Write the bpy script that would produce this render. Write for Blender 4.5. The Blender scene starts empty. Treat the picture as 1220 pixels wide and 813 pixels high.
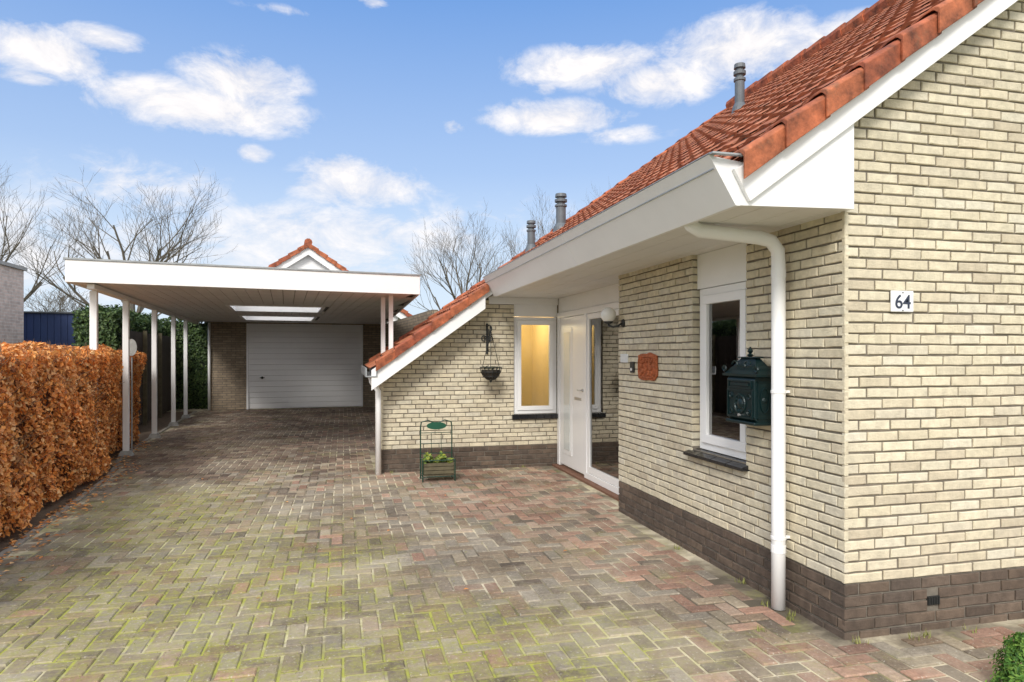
import bpy, math, random, bmesh
from mathutils import Vector, Matrix
random.seed(7)
R=math.radians
scene=bpy.context.scene
COL=scene.collection
V=Vector
# ------------------------------------------------------------ camera
YAW=14.1; F=800.0; HZ=422.0; CH=1.5
cam=bpy.data.cameras.new('camera'); co=bpy.data.objects.new('camera',cam); COL.objects.link(co)
co.location=(0,0,CH); co.rotation_euler=(R(90),0,R(-YAW))
cam.sensor_width=36; cam.lens=36*F/1220; cam.shift_y=15.5/1220; cam.clip_end=2000; cam.clip_start=.05
scene.camera=co
scene.view_settings.view_transform='Standard'
scene.view_settings.look='None'; scene.view_settings.exposure=0
# ------------------------------------------------------------ mesh builder
class MB:
    def __init__(s): s.v=[]; s.f=[]; s.c=[]
    def add(s,vs,fs,col=None):
        n=len(s.v); s.v+= [tuple(p) for p in vs]; s.f+=[tuple(i+n for i in f) for f in fs]
        if col is not None: s.c+=[col]*len(vs)
    def hexa(s,p,col=None):
        s.add(p,[(3,2,1,0),(4,5,6,7),(0,1,5,4),(1,2,6,5),(2,3,7,6),(3,0,4,7)],col)
    def box(s,x0,x1,y0,y1,z0,z1,col=None):
        s.hexa([(x0,y0,z0),(x1,y0,z0),(x1,y1,z0),(x0,y1,z0),(x0,y0,z1),(x1,y0,z1),(x1,y1,z1),(x0,y1,z1)],col)
    def prism(s,poly,axis,a,b):
        n=len(poly)
        def P(q,t):
            return (q[0],t,q[1]) if axis=='y' else ((t,q[0],q[1]) if axis=='x' else (q[0],q[1],t))
        vs=[P(q,a) for q in poly]+[P(q,b) for q in poly]
        fs=[tuple(range(n)),tuple(range(2*n-1,n-1,-1))]+[(i,i+n,(i+1)%n+n,(i+1)%n) for i in range(n)]
        s.add(vs,fs)
    def tube(s,pts,r,n=8,cap=True):
        pts=[V(p) for p in pts]; m=len(pts)
        rs=r if isinstance(r,(list,tuple)) else [r]*m
        base=len(s.v); up=None
        for i,p in enumerate(pts):
            d=(pts[min(i+1,m-1)]-pts[max(i-1,0)])
            if d.length<1e-9: d=V((0,0,1))
            d.normalize()
            if up is None: up=V((0,0,1)) if abs(d.z)<.9 else V((1,0,0))
            a=d.cross(up)
            if a.length<1e-5: a=d.orthogonal()
            a.normalize(); b=a.cross(d); up=b
            for k in range(n):
                t=2*math.pi*k/n
                s.v.append(tuple(p+(a*math.cos(t)+b*math.sin(t))*rs[i]))
        for i in range(m-1):
            for k in range(n):
                s.f.append((base+i*n+k,base+i*n+(k+1)%n,base+(i+1)*n+(k+1)%n,base+(i+1)*n+k))
        if cap:
            s.f.append(tuple(base+k for k in range(n))); s.f.append(tuple(base+(m-1)*n+k for k in range(n-1,-1,-1)))
    def lathe(s,c,prof,n=20,ax='z'):
        base=len(s.v); m=len(prof)
        for (r,h) in prof:
            for k in range(n):
                t=2*math.pi*k/n; a,b=r*math.cos(t),r*math.sin(t)
                if ax=='z': s.v.append((c[0]+a,c[1]+b,c[2]+h))
                elif ax=='x': s.v.append((c[0]+h,c[1]+a,c[2]+b))
                else: s.v.append((c[0]+a,c[1]+h,c[2]+b))
        for i in range(m-1):
            for k in range(n):
                s.f.append((base+i*n+k,base+i*n+(k+1)%n,base+(i+1)*n+(k+1)%n,base+(i+1)*n+k))
        s.f.append(tuple(base+k for k in range(n))); s.f.append(tuple(base+(m-1)*n+k for k in range(n-1,-1,-1)))
    def build(s,name,mat,parent=None,local=False,smooth=False,bevel=0):
        me=bpy.data.meshes.new(name); me.from_pydata(s.v,[],s.f); me.update()
        if s.c:
            at=me.color_attributes.new('Col','FLOAT_COLOR','POINT')
            flat=[]
            for c in s.c: flat+= [c[0],c[1],c[2],1.0]
            at.data.foreach_set('color',flat)
        bm=bmesh.new(); bm.from_mesh(me); bmesh.ops.recalc_face_normals(bm,faces=bm.faces)
        bm.to_mesh(me); bm.free()
        me.materials.append(mat)
        if smooth:
            for p in me.polygons: p.use_smooth=True
        o=bpy.data.objects.new(name,me); COL.objects.link(o)
        if parent is not None:
            o.parent=parent
            if not local and parent.type=='EMPTY': o.matrix_parent_inverse=parent.matrix_basis.inverted()
        if bevel:
            b=o.modifiers.new('bevel','BEVEL'); b.width=bevel; b.segments=2; b.limit_method='ANGLE'
        return o
def tag(o,label,cat,group=None,kind=None):
    o['label']=label; o['category']=cat
    if group: o['group']=group
    if kind: o['kind']=kind
    return o
def thing(name,label,cat,loc=(0,0,0),rz=0,group=None):
    o=bpy.data.objects.new(name,None); COL.objects.link(o); o.location=loc; o.rotation_euler=(0,0,rz)
    o.empty_display_size=.1
    tag(o,label,cat,group); return o
# ------------------------------------------------------------ materials
def newmat(name):
    m=bpy.data.materials.new(name); m.use_nodes=True; nt=m.node_tree
    return m,nt,nt.nodes['Principled BSDF']
def ramp(nt,fac,stops,interp='LINEAR'):
    r=nt.nodes.new('ShaderNodeValToRGB'); cr=r.color_ramp; cr.interpolation=interp
    while len(cr.elements)<len(stops): cr.elements.new(.5)
    for e,(p,c) in zip(cr.elements,stops):
        e.position=p; e.color=(c[0],c[1],c[2],1) if isinstance(c,(tuple,list)) else (c,c,c,1)
    nt.links.new(fac,r.inputs[0]); return r.outputs[0]
def noise(nt,scale,detail=6,rough=.6,vec=None,dist=0):
    n=nt.nodes.new('ShaderNodeTexNoise'); n.inputs['Scale'].default_value=scale; n.inputs['Detail'].default_value=detail
    n.inputs['Roughness'].default_value=rough; n.inputs['Distortion'].default_value=dist
    if vec is None:
        g=nt.nodes.new('ShaderNodeNewGeometry'); vec=g.outputs['Position']
    nt.links.new(vec,n.inputs['Vector']); return n.outputs['Fac']
def mix(nt,a,b,fac,mode='MIX'):
    m=nt.nodes.new('ShaderNodeMix'); m.data_type='RGBA'; m.blend_type=mode
    def st(sock,val):
        if hasattr(val,'is_linked'): nt.links.new(val,sock)
        elif isinstance(val,(tuple,list)): sock.default_value=(val[0],val[1],val[2],1)
        else: sock.default_value=val
    st(m.inputs[0],fac); st(m.inputs[6],a); st(m.inputs[7],b); return m.outputs[2]
def bump(nt,b,h,strength,dist=.01):
    n=nt.nodes.new('ShaderNodeBump'); n.inputs['Strength'].default_value=strength; n.inputs['Distance'].default_value=dist
    nt.links.new(h,n.inputs['Height']); nt.links.new(n.outputs[0],b.inputs['Normal'])
def mat(name,col,rough=.6,var=.12,vs=3,bs=0,bsc=60,metal=0,island=None,emit=0,dist=.01,big=0,moss=None):
    m,nt,b=newmat(name)
    if island:
        g=nt.nodes.new('ShaderNodeNewGeometry')
        n=len(island); c=ramp(nt,g.outputs['Random Per Island'],[(i/(n-1),x) for i,x in enumerate(island)])
    else: c=col
    if var:
        f=ramp(nt,noise(nt,vs,8,.65),[(.25,1-var*1.6),(.75,1+var*.4)])
        c=mix(nt,c if not isinstance(c,(tuple,list)) else tuple(c),f,1.0,'MULTIPLY')
    if big:
        f=ramp(nt,noise(nt,1.1,5,.6),[(.3,1-big),(.7,1+big*.3)]); c=mix(nt,c,f,1.0,'MULTIPLY')
    if moss:
        f=ramp(nt,noise(nt,9,8,.7),[(.56,0),(.68,moss[0])]); c=mix(nt,c,moss[1],f)
    if isinstance(c,(tuple,list)): b.inputs['Base Color'].default_value=(*c,1)
    else: nt.links.new(c,b.inputs['Base Color'])
    b.inputs['Roughness'].default_value=rough; b.inputs['Metallic'].default_value=metal
    if bs: bump(nt,b,noise(nt,bsc,5,.6),bs,dist)
    if emit:
        b.inputs['Emission Color'].default_value=(*col,1); b.inputs['Emission Strength'].default_value=emit
    return m
WHITE=mat('white_paint',(.90,.90,.90),.35,.05,1.5,.05,8)
WHITE2=mat('white_plastic',(.90,.90,.90),.32,.02,2)
PIPEW=mat('white_pipe_plastic',(.92,.92,.92),.5,.02,2)
SOFFIT=mat('soffit_paint',(.82,.81,.79),.5,.06,2)
CEIL=mat('ceiling_boards',(.74,.73,.72),.55,.10,2)
BRICK=mat('cream_brick',None,.9,.20,16,.9,90,dist=.006,big=.10,island=[(.67,.59,.43),(.78,.70,.52),(.72,.645,.485),(.82,.74,.56),(.75,.67,.49),(.79,.73,.58),(.62,.54,.40),(.81,.72,.53)])
MORTAR=mat('mortar',(.23,.20,.16),.95,.3,9,.6,120,dist=.004)
PLINTH=mat('plinth_brick',None,.88,.35,14,.8,90,dist=.005,big=.2,island=[(.11,.08,.06),(.16,.115,.085),(.125,.095,.075),(.20,.145,.105),(.14,.10,.072)])
PMORTAR=mat('plinth_mortar',(.21,.185,.15),.95,.3,9,.5,100)
TILE=mat('roof_tile',None,.8,.4,7,.5,40,big=.2,moss=(.40,(.15,.105,.055)),island=[(.44,.135,.062),(.55,.19,.085),(.49,.16,.07),(.37,.115,.055),(.60,.23,.12)])
VTILE=mat('verge_tile',None,.75,.6,8,.5,40,moss=(.6,(.15,.08,.045)),island=[(.46,.115,.05),(.60,.18,.075),(.52,.145,.06),(.38,.095,.045)])
ZINC=mat('zinc',(.40,.42,.43),.4,.2,6,metal=.4)
STEEL=mat('brushed_steel',(.55,.55,.55),.35,.1,6,metal=.6)
PIPEGREY=mat('grey_pipe',(.13,.15,.17),.5,.2,8)
BLACKT=mat('black_sill_tile',(.018,.018,.02),.18,.1,10)
DARK=mat('black_metal',(.02,.022,.022),.45,.1,10)
GREENM=mat('green_cast_metal',(.004,.021,.023),.36,.25,25,.2,120,metal=.2)
GREENP=mat('green_paint',(.008,.045,.028),.4,.1,10)
TERRA=mat('terracotta',(.56,.16,.06),.85,.45,35,.9,70)
CONC=mat('concrete',(.42,.42,.40),.9,.25,8,.4,60)
OCHRE=mat('glowing_ochre',(.70,.56,.30),.9,.12,1.5,emit=.10)  # room light put into the ochre walls as a faint glow
INTER=mat('glowing_plaster',(.55,.52,.46),.9,.1,2,emit=.35)  # plaster glows by itself to brighten the view through the sidelight
GLOWIN=mat('glowing_interior',(.40,.42,.41),.9,.3,2,emit=.22)  # self-glowing room, lightens the near window in place of reflected sky
WOOD=mat('weathered_wood',(.14,.12,.07),.85,.3,12,.4,60)
def glassmat(name,ior):
    m=bpy.data.materials.new(name); m.use_nodes=True; nt=m.node_tree
    for n in list(nt.nodes): nt.nodes.remove(n)
    o=nt.nodes.new('ShaderNodeOutputMaterial'); mx=nt.nodes.new('ShaderNodeMixShader')
    t=nt.nodes.new('ShaderNodeBsdfTransparent'); t.inputs[0].default_value=(.88,.90,.88,1)
    g=nt.nodes.new('ShaderNodeBsdfGlossy'); g.inputs['Roughness'].default_value=.005
    fr=nt.nodes.new('ShaderNodeFresnel'); fr.inputs[0].default_value=ior
    nt.links.new(fr.outputs[0],mx.inputs[0]); nt.links.new(t.outputs[0],mx.inputs[1]); nt.links.new(g.outputs[0],mx.inputs[2]); nt.links.new(mx.outputs[0],o.inputs[0])
    return m
GLASS=glassmat('window_glass',4.2); GLASS2=glassmat('clear_window_glass',1.45)
def transl(name,col):
    m=bpy.data.materials.new(name); m.use_nodes=True; nt=m.node_tree
    for n in list(nt.nodes): nt.nodes.remove(n)
    o=nt.nodes.new('ShaderNodeOutputMaterial'); t=nt.nodes.new('ShaderNodeBsdfTranslucent'); t.inputs[0].default_value=(*col,1)
    e=nt.nodes.new('ShaderNodeBsdfTransparent'); e.inputs[0].default_value=(*col,1)
    mx=nt.nodes.new('ShaderNodeMixShader'); mx.inputs[0].default_value=.45
    nt.links.new(t.outputs[0],mx.inputs[1]); nt.links.new(e.outputs[0],mx.inputs[2]); nt.links.new(mx.outputs[0],o.inputs[0]); return m
OPAL=transl('opal_dome',(.97,.97,.97))
def bricksh(name,c1,c2,mo):
    m,nt,b=newmat(name)
    tc=nt.nodes.new('ShaderNodeTexCoord'); sp=nt.nodes.new('ShaderNodeSeparateXYZ'); nt.links.new(tc.outputs['Object'],sp.inputs[0])
    ad=nt.nodes.new('ShaderNodeMath'); nt.links.new(sp.outputs[0],ad.inputs[0]); nt.links.new(sp.outputs[1],ad.inputs[1])
    cb=nt.nodes.new('ShaderNodeCombineXYZ'); nt.links.new(ad.outputs[0],cb.inputs[0]); nt.links.new(sp.outputs[2],cb.inputs[1])
    bt=nt.nodes.new('ShaderNodeTexBrick'); nt.links.new(cb.outputs[0],bt.inputs['Vector'])
    bt.inputs['Color1'].default_value=(*c1,1); bt.inputs['Color2'].default_value=(*c2,1); bt.inputs['Mortar'].default_value=(*mo,1)
    bt.inputs['Scale'].default_value=1; bt.inputs['Mortar Size'].default_value=.007; bt.inputs['Brick Width'].default_value=.22; bt.inputs['Row Height'].default_value=.0625
    bt.inputs['Mortar Smooth'].default_value=.2
    f=ramp(nt,noise(nt,9),[(.25,.7),(.75,1.1)])
    nt.links.new(mix(nt,bt.outputs[0],f,1.0,'MULTIPLY'),b.inputs['Base Color']); b.inputs['Roughness'].default_value=.9
    iv=nt.nodes.new('ShaderNodeMath'); iv.operation='SUBTRACT'; iv.inputs[0].default_value=1; nt.links.new(bt.outputs[1],iv.inputs[1])
    bump(nt,b,iv.outputs[0],.6,.008); return m
BRICK_SHADED=bricksh('shaded_cream_brick',(.42,.33,.23),(.28,.22,.16),(.18,.16,.13))  # cream brick in a darker tone, carport shade put into the colour
NBRICK=bricksh('grey_brick',(.74,.60,.52),(.58,.47,.41),(.70,.65,.60))
# ------------------------------------------------------------ bricks in geometry
def jit(a): return random.uniform(-a,a)
def brick_field(mb,org,ud,nd,u0,u1,z0,z1,ops,topf=None,ph=0.0,cw=.200,ch=.0575):
    org=V(org); ud=V(ud); nd=V(nd); Z=V((0,0,1)); rows=int(round((z1-z0)/ch))
    ch=(z1-z0)/rows; bh=ch-.0102
    for r in range(rows):
        za=z0+r*ch+.0052; zb=za+bh
        segs=[(u0,u1)]
        for (a,b,c,d) in ops:
            if zb>c+.01 and za<d-.01:
                ns=[]
                for (p,q) in segs:
                    if b<=p or a>=q: ns.append((p,q)); continue
                    if a>p: ns.append((p,a))
                    if b<q: ns.append((b,q))
                segs=ns
        off=ph+(cw/2 if r%2 else 0)+ (0 if r%4<2 else cw/4)
        for (p,q) in segs:
            k=math.floor((p-off)/cw)-1
            lim=[]
            while off+k*cw<q+cw:
                lim.append(off+k*cw); k+=1
            lim=[x for x in lim if p+.05<x<q-.05]; lim=[p]+lim+[q]
            for a,b in zip(lim,lim[1:]):
                a+=(.005+jit(.002) if a>p+1e-6 else .0005); b-=(.005+jit(.002) if b<q-1e-6 else .0005)
                if topf and zb>topf((a+b)/2)+.02: continue
                dz=jit(.0012); rec=jit(.0018)
                L=b-a
                ns=max(1,int(L/.065))
                out=[]
                for i in range(ns+1): out.append((a+L*i/ns,za+dz))
                for i in range(ns+1): out.append((b-L*i/ns,zb+dz))
                cx=(a+b)/2; cz=(za+zb)/2
                n=len(out)
                o1=[];o2=[];o3=[]
                for (x,z) in out:
                    jx=jit(.0015); jz=jit(.0020)
                    x2=min(max(x+jx,p+.0002),q-.0002); z2=z+jz
                    sx=.004*(1 if x2<cx else -1) if (abs(x-a)<1e-6 or abs(x-b)<1e-6) else 0
                    sz=.004*(1 if z2<cz else -1)
                    o1.append(org+ud*x2+Z*z2-nd*.022)
                    o2.append(org+ud*x2+Z*z2-nd*(.0035-rec))
                    o3.append(org+ud*(x2+sx)+Z*(z2+sz)+nd*(rec+jit(.0008)))
                fs=[tuple(range(2*n,3*n))]
                for i in range(n):
                    j=(i+1)%n
                    fs.append((i,j,n+j,n+i)); fs.append((n+i,n+j,2*n+j,2*n+i))
                mb.add(o1+o2+o3,fs)
def mortar_field(mb,org,ud,nd,u0,u1,z0,z1,ops,topf=None,thick=.12,rec=.009,extra=()):
    org=V(org); ud=V(ud); nd=V(nd); Z=V((0,0,1)); u0+=.012; u1-=.004
    us=sorted(set([u0,u1]+[min(max(x,u0),u1) for o in ops for x in o[:2]]+list(extra)))
    zs=sorted(set([z0,z1]+[min(max(x,z0),z1) for o in ops for x in o[2:]]))
    for i in range(len(us)-1):
        for j in range(len(zs)-1):
            a,b,c,d=us[i],us[i+1],zs[j],zs[j+1]
            mu=(a+b)/2; mz=(c+d)/2
            if any(o[0]<mu<o[1] and o[2]<mz<o[3] for o in ops): continue
            da=d if not topf else min(d,topf(a)); db=d if not topf else min(d,topf(b))
            if da<=c and db<=c: continue
            da=max(da,c); db=max(db,c)
            f=-nd*rec; k=-nd*(rec+thick)
            P=lambda u,z,o: org+ud*u+Z*z+o
            mb.hexa([P(a,c,f),P(b,c,f),P(b,c,k),P(a,c,k),P(a,da,f),P(b,db,f),P(b,db,k),P(a,da,k)])
# ------------------------------------------------------------ key dimensions
X0,Y0=2.56,3.0; XD=2.83; YE=6.0; YF=8.65; XL=.47; YB=10.45; SOF=2.27; PL=.285
SL=.72
def rp(x): return 2.535+SL*(x-1.98)
XR=6.6
house=thing('brick_house','cream brick bungalow with low sweeping red tiled roof and white fascia','house',(X0,Y0,0))
def wall(org,ud,nd,u0,u1,ztop,ops,topf=None,ph=0,extra=(),plinth=True,rev=None):
    mb=MB(); brick_field(mb,org,ud,nd,u0,u1,PL,ztop,ops,topf,ph)
    if rev: brick_field(mb,*rev)
    w=mb.build('wall',BRICK,house)
    mm=MB(); mortar_field(mm,org,ud,nd,u0,u1,PL,ztop,ops,topf,extra=extra); mm.build('mortar',MORTAR,w)
    if plinth:
        pops=[o for o in ops if o[2]<PL]
        mb=MB(); brick_field(mb,org,ud,nd,u0,u1,-.03,PL,pops,None,ph+.05)
        p=mb.build('plinth',PLINTH,house)
        mm=MB(); mortar_field(mm,org,ud,nd,u0,u1,-.05,PL-.001,pops); mm.build('mortar',PMORTAR,p)
wall((0,Y0,0),(1,0,0),(0,-1,0),X0,6.1,5.0,[(3.09,3.17,.13,.175)],topf=lambda x: rp(x)-.16,extra=(3.5,4.5,5.5))
wall((X0,0,0),(0,1,0),(-1,0,0),Y0,YE,SOF,[(3.9,4.6,.78,3)],ph=.11,rev=((0,4.597,0),(1,0,0),(0,-1,0),X0+.001,X0+.13,PL,SOF,[(0,9,0,.78)],None,.03))
mb=MB(); mb.box(X0+.13,XD+.05,YE-.12,YE-.01,0,SOF); mb.build('wall_return',MORTAR,house)
wall((0,YF,0),(1,0,0),(0,-1,0),XL,XD-.02,SOF,[(2.2,2.81,.70,3)],topf=lambda x: rp(x)-.17,extra=(1.0,1.86))
wall((XL,0,0),(0,1,0),(-1,0,0),YF,YB,1.32,[],ph=.11)
mb=MB(); mb.box(10.6,10.75,Y0,YB,0,2.6); mb.prism([(XL+.15,0),(10.6,0),(10.6,2.4),(XR,rp(XR)-.2),(XL+.15,rp(XL+.15)-.2)],'y',YB-.12,YB)
mb.prism([(6.1,0),(10.6,0),(10.6,2.4),(XR,rp(XR)-.2),(6.1,rp(6.1)-.2)],'y',Y0+.01,Y0+.12)
mb.build('outer_wall',BRICK_SHADED,house)
mb=MB(); mb.box(3.09,3.17,Y0-.004,Y0+.02,.13,.175)
for i in range(5): mb.box(3.094+i*.016,3.10+i*.016,Y0-.008,Y0-.004,.132,.173)
mb.build('air_vent',DARK,house)
# ---- roof
def tilefield(mb,O,A,D,N,nc,nr,cw,ch):
    O=V(O);A=V(A);D=V(D);N=V(N); S=8
    for r in range(nr):
        for c in range(nc):
            jz=jit(.003); jd=jit(.005); base=O+A*(c*cw)+D*(r*ch+jd)
            vs=[]
            for e,(dd,lift) in enumerate(((-.02,-.012),(ch,.018),(ch+.001,-.004))):
                for i in range(S+1):
                    t=i/S
                    w=.011*math.sin(2*math.pi*t-.6)+(.006 if t<.12 else 0)
                    vs.append(base+A*(t*cw)+D*dd+N*(w+lift+jz))
            fs=[]
            for e in range(2):
                for i in range(S):
                    fs.append((e*(S+1)+i,e*(S+1)+i+1,(e+1)*(S+1)+i+1,(e+1)*(S+1)+i))
            mb.add(vs,fs)
ang=math.atan(SL); cs,sn=math.cos(ang),math.sin(ang)
def roofpt(x,y,off=0): return V((x,y,rp(x)+off))
mb=MB()
D=(-cs,0,-sn); N=(-sn,0,cs); ch=.27; cw=.205
xe=1.84; nr=int((XR-xe)/cs/ch)
top=xe+nr*ch*cs
y0r=2.93; nc=int(round((YB+.1-y0r)/cw))
tilefield(mb,roofpt(top,y0r,-.03),(0,1,0),D,N,nc,nr,cw,ch)
y2=8.40; nc2=int(round((YB+.1-y2)/cw))
tilefield(mb,roofpt(xe+.02,y2,-.03),(0,1,0),D,N,nc2,7,cw,ch)
roof=MB()
def deck(m,xa,xb,ya,yb,t0,t1):
    m.hexa([(xa,ya,rp(xa)-t1),(xb,ya,rp(xb)-t1),(xb,yb,rp(xb)-t1),(xa,yb,rp(xa)-t1),(xa,ya,rp(xa)-t0),(xb,ya,rp(xb)-t0),(xb,yb,rp(xb)-t0),(xa,yb,rp(xa)-t0)])
deck(roof,1.90,XR,2.95,YB+.08,.075,.13); deck(roof,.40,1.90,8.335,YB+.08,.075,.17)
zr=rp(XR)
roof.hexa([(XR,2.94,zr-.13),(11.0,2.94,2.3),(11.0,YB,2.3),(XR,YB,zr-.13),(XR,2.94,zr-.03),(11.0,2.94,2.4),(11.0,YB,2.4),(XR,YB,zr-.03)])
roofo=roof.build('roof',WHITE,house)
mb.build('roof_tiles',TILE,roofo,smooth=False)
def verge(mb,x_lo,x_hi,yf,yb_,drop):
    L=(x_hi-x_lo)/cs; n=int(round(L/.28)); dx=.28*cs
    for i in range(n):
        xa=x_lo+i*dx-.040; xb=xa+dx+.040; lo=.034+jit(.005); hi=.000+jit(.003)
        yy=yf+jit(.005); T=.016
        pts=lambda x,l,y_,dr:[ (x,y_,rp(x)+l-dr),(x,y_,rp(x)+l-.012),(x,y_+.02,rp(x)+l+.006),(x,y_+.05,rp(x)+l+.012),(x,y_+.10,rp(x)+l+.008),(x,yb_,rp(x)+l-.012),
                         (x,yb_,rp(x)+l-.03),(x,y_+.10,rp(x)+l-.006),(x,y_+.05,rp(x)+l-.004),(x,y_+.035,rp(x)+l-.012),(x,y_+T,rp(x)+l-.03),(x,y_+T,rp(x)+l-dr)]
        a=pts(xa,lo,yy-.012,drop+.012); b=pts(xb,hi,yy+.010,drop-.01); k=len(a)
        mb.add(a+b,[tuple(range(k)),tuple(range(2*k-1,k-1,-1))]+[(q,q+k,(q+1)%k+k,(q+1)%k) for q in range(k)])
mb=MB(); verge(mb,1.90,XR,2.845,3.02,.13); mb.build('verge_tiles',VTILE,roofo,bevel=.004)
mb=MB(); verge(mb,.42,1.80,8.26,8.46,.115); mb.build('verge_tiles',VTILE,roofo)
mb=MB(); verge(mb,.42,XR,YB+.02,YB+.22,.09); mb.build('verge_tiles',VTILE,roofo)
mb=MB()
for i in range(19):
    y=2.9+i*.4; mb.tube([(XR,y,zr+.01),(XR,y+.41,zr+.0)],[.115,.10],10)
mb.build('ridge_tiles',VTILE,roofo)
def board(mb,xa,xb,ya,yb_,t0,t1):
    mb.hexa([(xa,ya,rp(xa)-t1),(xb,ya,rp(xb)-t1),(xb,yb_,rp(xb)-t1),(xa,yb_,rp(xa)-t1),(xa,ya,rp(xa)-t0),(xb,ya,rp(xb)-t0),(xb,yb_,rp(xb)-t0),(xa,yb_,rp(xa)-t0)])
mb=MB(); mb.prism([(1.835,2.40),(1.925,2.245),(4.3,rp(4.3)-.255),(4.3,rp(4.3)-.045),(1.875,rp(1.875)-.045)],'y',2.892,2.915); board(mb,4.303,XR,2.892,2.915,.045,.255)
mb.build('verge_board',WHITE,house,bevel=.003)
mb=MB(); board(mb,.33,1.74,8.30,8.332,.045,.29)
mb.build('verge_board',WHITE,house,bevel=.003)
mb=MB(); ys=[2.915,5.2,7.6,8.33]
for a,b in zip(ys,ys[1:]):
    b-=.004
    mb.hexa([(1.86,a,2.225),(1.885,a,2.225),(1.885,b,2.225),(1.86,b,2.225),(1.712,a,2.465),(1.737,a,2.465),(1.737,b,2.465),(1.712,b,2.465)])
mb.build('fascia',WHITE,house,bevel=.002)
mb=MB()
mb.prism([(1.714,2.462),(1.862,2.228),(2.545,2.246),(2.545,rp(2.555)-.10),(2.05,rp(2.05)-.05),(1.90,2.44)],'y',2.918,2.94)
mb.build('eave_end_panel',WHITE,house)
mb=MB(); mb.box(1.708,1.75,2.90,8.34,2.4665,2.471); mb.box(1.745,1.87,2.93,8.34,2.40,2.405); mb.box(1.708,1.88,2.872,2.90,2.460,2.468)
mb.build('gutter',ZINC,house)
mb=MB(); mb.prism([(.26,1.22),(.40,1.22),(.40,1.33),(.385,1.33),(.385,1.235),(.275,1.235),(.275,1.33),(.26,1.33)],'y',8.29,YB); mb.build('gutter',ZINC,house)
mb=MB()
x=1.885
while x<2.84:
    mb.box(x,min(x+.196,2.86),2.945 if x<2.3 else Y0+.03,YF,2.25,2.262); x+=.2
mb.box(2.485,2.545,2.945,Y0+.029,2.25,2.262)
mb.build('soffit',SOFFIT,house)
mb=MB(); mb.box(X0+.045,X0+.075,3.9,4.6,1.99,SOF-.022); mb.build('panel',WHITE,house)
mb=MB(); mb.box(2.2,2.81,YF+.03,YF+.05,2.0,SOF-.022); mb.box(1.86,2.81,YF-.012,YF+.03,2.16,SOF-.022); mb.build('panel',WHITE,house)
mb=MB(); mb.box(XD-.01,XD+.03,YE,YF,2.055,SOF-.022); mb.build('panel',WHITE,house)
# windows
def win_x(xf,ya,yb_,za,zb,fw=.085,depth=.05):
    w=MB()
    def fr(x0,x1,a,b,c,d,t):
        w.box(x0,x1,a,b,c,c+t); w.box(x0,x1,a,b,d-t,d); w.box(x0,x1,a,a+t,c+t,d-t); w.box(x0,x1,b-t,b,c+t,d-t)
    fr(xf,xf+depth,ya,yb_,za,zb,fw*.6); fr(xf-.015,xf+depth-.01,ya+fw*.6+.002,yb_-fw*.6-.002,za+fw*.6+.002,zb-fw*.6-.002,fw*.75)
    o=w.build('window',WHITE2,house,bevel=.003)
    g=MB(); t=fw*1.3; g.box(xf+.01,xf+.014,ya+t,yb_-t,za+t,zb-t); g.build('pane',GLASS,o)
    return o
def win_y(yf,xa,xb,za,zb,fw=.075,depth=.05):
    w=MB()
    def fr(y0,y1,a,b,c,d,t):
        w.box(a,b,y0,y1,c,c+t); w.box(a,b,y0,y1,d-t,d); w.box(a,a+t,y0,y1,c+t,d-t); w.box(b-t,b,y0,y1,c+t,d-t)
    fr(yf,yf+depth,xa,xb,za,zb,fw*.6); fr(yf-.015,yf+depth-.01,xa+fw*.6+.002,xb-fw*.6-.002,za+fw*.6+.002,zb-fw*.6-.002,fw*.75)
    o=w.build('window',WHITE2,house,bevel=.003)
    g=MB(); t=fw*1.3; g.box(xa+t,xb-t,yf+.01,yf+.014,za+t,zb-t); g.build('pane',GLASS2,o)
    return o
w1=win_x(X0+.05,3.905,4.572,.79,1.985)
mb=MB()
for i in range(4): mb.hexa([(X0-.05,3.87+i*.195,.735),(X0-.05,4.06+i*.195,.735),(X0+.05,4.06+i*.195,.735),(X0+.05,3.87+i*.195,.735),(X0-.05,3.87+i*.195,.757),(X0-.05,4.06+i*.195,.757),(X0+.05,4.06+i*.195,.786),(X0+.05,3.87+i*.195,.786)])
mb.build('sill',BLACKT,w1,bevel=.003)
w2=win_y(YF+.04,2.205,2.805,.70,1.995)
mb=MB()
for i in range(6): mb.box(2.17+i*.11,2.276+i*.11,YF-.04,YF+.04,.635,.697)
mb.build('sill',BLACKT,w2,bevel=.003)
# door and sidelight
YM=7.60
fr=MB()
fr.box(XD-.03,XD+.04,YM-.07,YM,.02,2.05); fr.box(XD-.03,XD+.04,8.56,8.645,.02,2.05); fr.box(XD-.03,XD+.04,YM,8.56,1.98,2.05)
fr.box(XD-.03,XD+.04,6.0,YM-.07,1.98,2.05); fr.box(XD-.03,XD+.04,6.0,YM-.07,.02,.09); fr.box(XD-.03,XD+.04,6.0,6.07,.09,1.98)
fr.build('door_frame',WHITE2,house,bevel=.003)
door=MB(); door.box(XD-.02,XD+.03,YM+.005,8.555,.05,1.975)
door.box(XD-.027,XD-.02,8.06,8.42,.20,1.84)
dr=door.build('door',WHITE2,house,bevel=.004)
mb=MB(); mb.box(XD-.032,XD-.027,8.12,8.36,.26,1.78); mb.build('pane',mat('frosted_glass',(.76,.80,.80),.12,.05,5),dr)
mb=MB(); mb.lathe((XD-.03,YM+.07,1.06),[(.022,0),(.022,.01)],12,'x'); mb.tube([(XD-.028,YM+.07,1.06),(XD-.06,YM+.07,1.06),(XD-.06,YM+.16,1.06)],.007,8)
mb.build('handle',STEEL,dr)
mb=MB(); mb.box(XD-.026,XD-.019,YM+.12,YM+.36,.93,.965); mb.build('letter_slot',STEEL,dr)
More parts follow.
